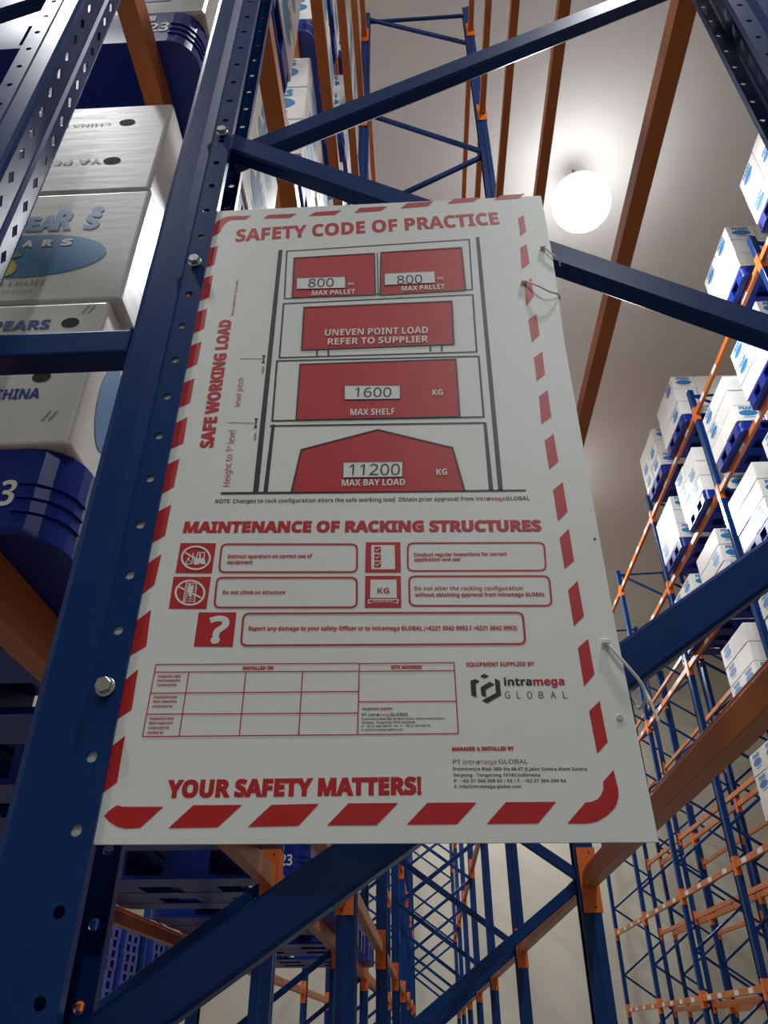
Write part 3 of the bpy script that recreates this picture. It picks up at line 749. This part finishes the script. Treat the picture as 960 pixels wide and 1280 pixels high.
TEXTS = [
('heading_lettering','r',1,'SAFETY CODE OF PRACTICE',(-2694,10441),(1486,10595),316,2),
('heading_lettering','r',1,'MAINTENANCE OF RACKING STRUCTURES',(-2731,4962),(1467,4838),162,3),
('heading_lettering','r',1,'YOUR SAFETY MATTERS!',(-2456,1932),(-4,1925),169,3),
('heading_lettering','r',1,'SAFE WORKING LOAD',(-2524,6250),(-2547,8639),181,3),
('heading_lettering','r',1,'IN ACCORDANCE TO AS 4084',(-2533,8721),(-2540,9505),34,1),
('diagram_lettering','k',5,'800',(-1473,9268),(-1092,9262),185,0),
('diagram_lettering','k',5,'800',(-146,9256),(231,9259),186,0),
('diagram_lettering','k',5,'1600',(-740,7027),(-252,7004),167,0),
('diagram_lettering','k',5,'11200',(-783,5731),(-157,5712),169,0),
('diagram_lettering','w',5,'KG',(-870,9275),(-788,9279),53,1),
('diagram_lettering','w',5,'KG',(460,9316),(541,9319),53,1),
('diagram_lettering','w',5,'MAX PALLET',(-1405,9080),(-766,9076),104,1),
('diagram_lettering','w',5,'MAX PALLET',(-79,9095),(555,9108),104,1),
('diagram_lettering','w',5,'UNEVEN POINT LOAD',(-1178,8213),(275,8187),127,1),
('diagram_lettering','w',5,'REFER TO SUPPLIER',(-1132,8029),(269,8007),125,1),
('diagram_lettering','w',5,'KG',(295,7005),(429,7006),98,1),
('diagram_lettering','w',5,'MAX SHELF',(-785,6706),(-209,6693),108,1),
('diagram_lettering','w',5,'KG',(292,5688),(421,5689),96,1),
('diagram_lettering','w',5,'MAX BAY LOAD',(-865,5573),(-97,5555),95,1),
('diagram_lettering','r',1,'level pitch',(-2253,6940),(-2255,7465),78,0),
('diagram_lettering','r',1,'Height to 1',(-2243,5626),(-2267,6207),87,0),
('diagram_lettering','r',1,'st',(-2309,6222),(-2309,6273),45,0),
('diagram_lettering','r',1,'level',(-2263,6310),(-2266,6532),91,0),
('diagram_lettering','r',1,'mm',(-1987,7532),(-1987,7660),39,1),
('diagram_lettering','r',1,'mm',(-1987,6350),(-1990,6470),36,1),
('note_lettering','k',1,'NOTE: Changes to rack configuration alters the safe working load. Obtain prior approval from intra',(-2397,5379),(899,5297),57,1),
('note_lettering','r',1,'mega',(899,5297),(1084,5290),57,1),
('note_lettering','k',1,'GLOBAL',(1098,5289),(1375,5285),57,1),
('safety_icon','w',2,'?',(-2279,3533),(-2047,3527),326,3),
('safety_icon','r',3,'KG',(-429,4086),(-299,4082),69,1),
('instruction_lettering','r',1,'Instruct operators on correct use of',(-2159,4595),(-1177,4569),52,2),
('instruction_lettering','r',1,'equipment',(-2156,4520),(-1859,4510),51,2),
('instruction_lettering','r',1,'Do not climb on structure',(-2160,4127),(-1454,4109),49,2),
('instruction_lettering','r',1,'Report any damage to your safety Officer or to intramega GLOBAL (+6221 3042 9952 I +6221 3042 9953)',(-1826,3674),(1062,3604),51,2),
('instruction_lettering','r',1,'Conduct regular inspections for correct',(-14,4550),(1037,4529),47,2),
('instruction_lettering','r',1,'application and use',(-10,4488),(509,4475),46,2),
('instruction_lettering','r',1,'Do not alter the racking configuration',(-17,4114),(1171,4082),50,1),
('instruction_lettering','r',1,'without obtaining approval from intramega GLOBAL',(-14,4035),(1404,4000),49,2),
('table_lettering','r',1,'INSTALLED ON',(-1843,3223),(-1517,3218),39,3),
('table_lettering','r',1,'SITE ADDRESS',(-285,3196),(37,3191),39,3),
('table_lettering','r',1,'Inspection date',(-2734,3160),(-2491,3157),26,2),
('table_lettering','r',1,'Next inspection',(-2734,3114),(-2486,3111),25,2),
('table_lettering','r',1,'Conducted by',(-2731,3065),(-2516,3063),25,2),
('table_lettering','r',1,'Inspection date',(-2738,2933),(-2494,2930),25,2),
('table_lettering','r',1,'Next inspection',(-2738,2886),(-2489,2883),25,2),
('table_lettering','r',1,'Conducted by',(-2737,2836),(-2523,2834),24,2),
('table_lettering','r',1,'Inspection date',(-2744,2706),(-2496,2704),24,2),
('table_lettering','r',1,'Next inspection',(-2743,2660),(-2493,2658),24,2),
('table_lettering','r',1,'Conducted by',(-2742,2612),(-2524,2610),24,2),
('table_lettering','r',1,'Verified by',(-2743,2562),(-2576,2561),24,2),
('table_lettering','r',1,'Equipment supplier',(-580,2765),(-271,2763),24,2),
('table_lettering','k',1,'PT intra',(-581,2697),(-412,2696),31,1),
('table_lettering','r',1,'mega',(-412,2696),(-302,2694),31,0),
('table_lettering','k',1,'GLOBAL',(-292,2694),(-113,2693),31,1),
('table_lettering','k',1,'Prominence Blok 38D No.66-67 Jl.Jalur Sutera,Alam Sutera',(-581,2659),(240,2650),21,1),
('table_lettering','k',1,'Serpong - Tangerang 15143,Indonesia',(-580,2623),(-48,2617),20,1),
('table_lettering','k',1,'P : +62 21 304 299 52 / 53 | F : +62 21 304 299 54',(-580,2585),(100,2579),20,1),
('table_lettering','k',1,'E: info@intramega-global.com',(-579,2549),(-174,2546),20,1),
('supplier_lettering','r',1,'EQUIPMENT SUPPLIED BY',(499,3205),(1199,3194),47,2),
('supplier_lettering','k',1,'intra',(867,2987),(1150,2984),86,2),
('supplier_lettering','r',1,'mega',(1161,2983),(1479,2982),85,2),
('supplier_lettering','k',1,'G',(865,2852),(915,2852),73,0),
('supplier_lettering','k',1,'L',(985,2849),(1025,2850),73,0),
('supplier_lettering','k',1,'O',(1088,2847),(1138,2847),73,0),
('supplier_lettering','k',1,'B',(1205,2845),(1250,2845),73,0),
('supplier_lettering','k',1,'A',(1320,2842),(1375,2842),73,0),
('supplier_lettering','k',1,'L',(1445,2840),(1485,2840),73,0),
('supplier_lettering','r',1,'MANAGED & INSTALLED BY',(303,2334),(904,2328),39,3),
('supplier_lettering','k',1,'PT intra',(304,2206),(554,2202),43,0),
('supplier_lettering','r',1,'mega',(554,2202),(722,2201),43,0),
('supplier_lettering','k',1,'GLOBAL',(746,2201),(1023,2199),43,0),
('supplier_lettering','k',1,'Prominence Blok 38D No.66-67 Jl.Jalur Sutera,Alam Sutera',(301,2147),(1572,2125),29,1),
('supplier_lettering','k',1,'Serpong - Tangerang 15143,Indonesia',(305,2090),(1126,2077),28,1),
('supplier_lettering','k',1,'P : +62 21 304 299 52 / 53 | F : +62 21 304 299 54',(307,2036),(1361,2019),28,1),
('supplier_lettering','k',1,'E: info@intramega-global.com',(308,1983),(935,1973),28,1),
]
# ---------------------------------------------------------------- the safety sign (tenths of a millimetre, x and height on the sheet)
SIGN_Y0, SIGN_T = SY + .004, .003
b = MB(); zt, zb_ = .1, .1
edge = [(x / 1e4, z / 1e4) for x, z in SIGN_EDGE]
out = [(-.362, 1.1270)] + edge + [(-.362, .1528)]
b.prism(out, 'y', SIGN_Y0, SIGN_Y0 + SIGN_T)
sign = tag(link('safety_sign', b.mesh('safety_sign', ['sign'])), 'white rack safety sign with red stripes, tied to the blue frame', 'sign')
BOX = {}
MI = {'r': 0, 'k': 1, 'w': 2}
def yl(layer): return SIGN_Y0 - .00025 * layer
def mid(pts): return (sum(p[0] for p in pts) / len(pts), sum(p[1] for p in pts) / len(pts))
def near_of(part, c):                      # the print of this kind that lies nearest to a point
    return min((k for k in BOX if k[0] == part), key=lambda k: (k[1][0] - c[0]) ** 2 + ((k[1][1] - c[1]) * 3) ** 2)
def bucket(part, c):
    if part in ('border_stripes', 'load_diagram', 'inspection_table', 'note_lettering', 'supplier_emblem'): k = (part, (0, 0))
    elif part == 'safety_icon':
        known = [k for k in BOX if k[0] == part and abs(k[1][0] - c[0]) < 260 and abs(k[1][1] - c[1]) < 230]
        k = known[0] if known else (part, c)
    else: k = (part, c)
    return BOX.setdefault(k, MB())
for part, c, layer, pts in POLYS:
    bucket(part, mid(pts)).face([(x / 1e4, yl(layer), z / 1e4) for x, z in pts], MI[c])
for n_, (part, c, layer, wid, closed, rad, pts) in enumerate(LINES):
    layer += .12 * (n_ % 7)               # crossing strokes must not share a plane
    p = [(x, z) for x, z in pts]
    if rad: p = rounded(p, rad)
    for q in ribbon(p, wid, closed): bucket(part, mid(pts)).face([(v.x / 1e4, yl(layer), v.y / 1e4) for v in q], MI[c])
for part, c, layer, s, p0, p1, h, bold in TEXTS:
    a = Vector((p0[0] / 1e4, yl(layer), p0[1] / 1e4)); e = Vector((p1[0] / 1e4, yl(layer), p1[1] / 1e4))
    d = (e - a); ln = d.length; d.normalize(); u = Vector((-d.z, 0, d.x))
    letter(bucket(part, mid((p0, p1))), s, a, d, u, ln, h / 1e4, bold, MI[c])
HOST = {'diagram_lettering': 'load_diagram', 'table_lettering': 'inspection_table', 'instruction_lettering': 'instruction_box'}
made = {}
for k in sorted(BOX, key=lambda k: k[0] in HOST):
    host = sign
    if k[0] in HOST: host = made[near_of(HOST[k[0]], k[1])]
    made[k] = link(k[0], BOX[k].mesh(k[0], ['red', 'black', 'sign']), host)

# cable ties that hold the loose edge of the sign to the braces
def curve(pts, n=6):
    P = [Vector(p) for p in pts]; out = []
    for i in range(len(P) - 1):
        p0, p1, p2, p3 = P[max(i - 1, 0)], P[i], P[i + 1], P[min(i + 2, len(P) - 1)]
        for t in range(n):
            t /= n
            out.append(.5 * ((2 * p1) + (p2 - p0) * t + (2 * p0 - 5 * p1 + 4 * p2 - p3) * t * t + (3 * p1 - p0 - 3 * p2 + p3) * t ** 3))
    return out + [P[-1]]
YF = SIGN_Y0
def tie(pts, r, head, label, tail=None):
    b = MB(); b.tube(curve(pts), r)
    t = tag(link('cable_tie', b.mesh('cable_tie', ['tie'], smooth=True)), label, 'cable tie', 'cable ties on the sign')
    h = MB(); x, y, z = head; h.box(x - .004, x + .004, y - .005, y + .001, z - .003, z + .003); link('tie_head', h.mesh('tie_head', ['tie'], bevel=.001), t)
    return t
tie([(.208, YF + .001, .995), (.209, YF - .004, .993), (.218, YF - .005, .976), (.2265, YF - .003, .966), (.232, YF + .012, .968), (.234, YF + .045, 1.00), (.232, YF + .05, 1.05)], .0012, (.208, YF - .001, .9945), 'thin pale cable tie round the brace at the upper right of the sign')
tie([(.170, YF + .001, .918), (.174, YF - .004, .9155), (.190, YF - .010, .897), (.203, YF - .009, .886), (.2165, YF - .003, .886), (.222, YF + .012, .892), (.226, YF + .048, .93)], .0014, (.171, YF - .001, .917), 'pale cable tie crossing a red stripe near the upper right edge')
tie([(.1955, YF + .001, .344), (.198, YF - .004, .339), (.2115, YF - .006, .316), (.224, YF - .003, .296), (.2275, YF + .008, .284), (.229, YF + .045, .290), (.222, YF + .050, .33)], .0017, (.196, YF - .001, .343), 'pale cable tie round the lower brace, with a long cut tail')
o = bpy.data.objects[[k.name for k in bpy.data.objects if k.name.startswith('cable_tie')][-1]]
b = MB(); b.tube([(.2255, YF + .002, .2985), (.2285, YF - .004, .279), (.2325, YF - .004, .257)], .0016); link('tie_tail', b.mesh('tie_tail', ['tie']), o)
b = MB(); b.disc_prism(0, 0, .0035, -.0016, 0, 10)
STUD = b.mesh('rivet_stub', ['zinc'], bevel=.0006)
tag(link('rivet_stub', STUD, None, (.1968, YF, .2631)), 'small shiny stub on the sign below the lower cable tie', 'rivet')
b = MB(); b.disc_prism(0, 0, .0014, -.0006, 0, 8)
tag(link('sign_hole', b.mesh('sign_hole', ['dark']), None, (.2049, YF, .4716)), 'tiny dark hole near the right edge of the sign', 'hole')

# lift everything so that the floor lies at z = 0
for o in list(COL.objects):
    if o.parent is None and o is not cam: o.location.z += H
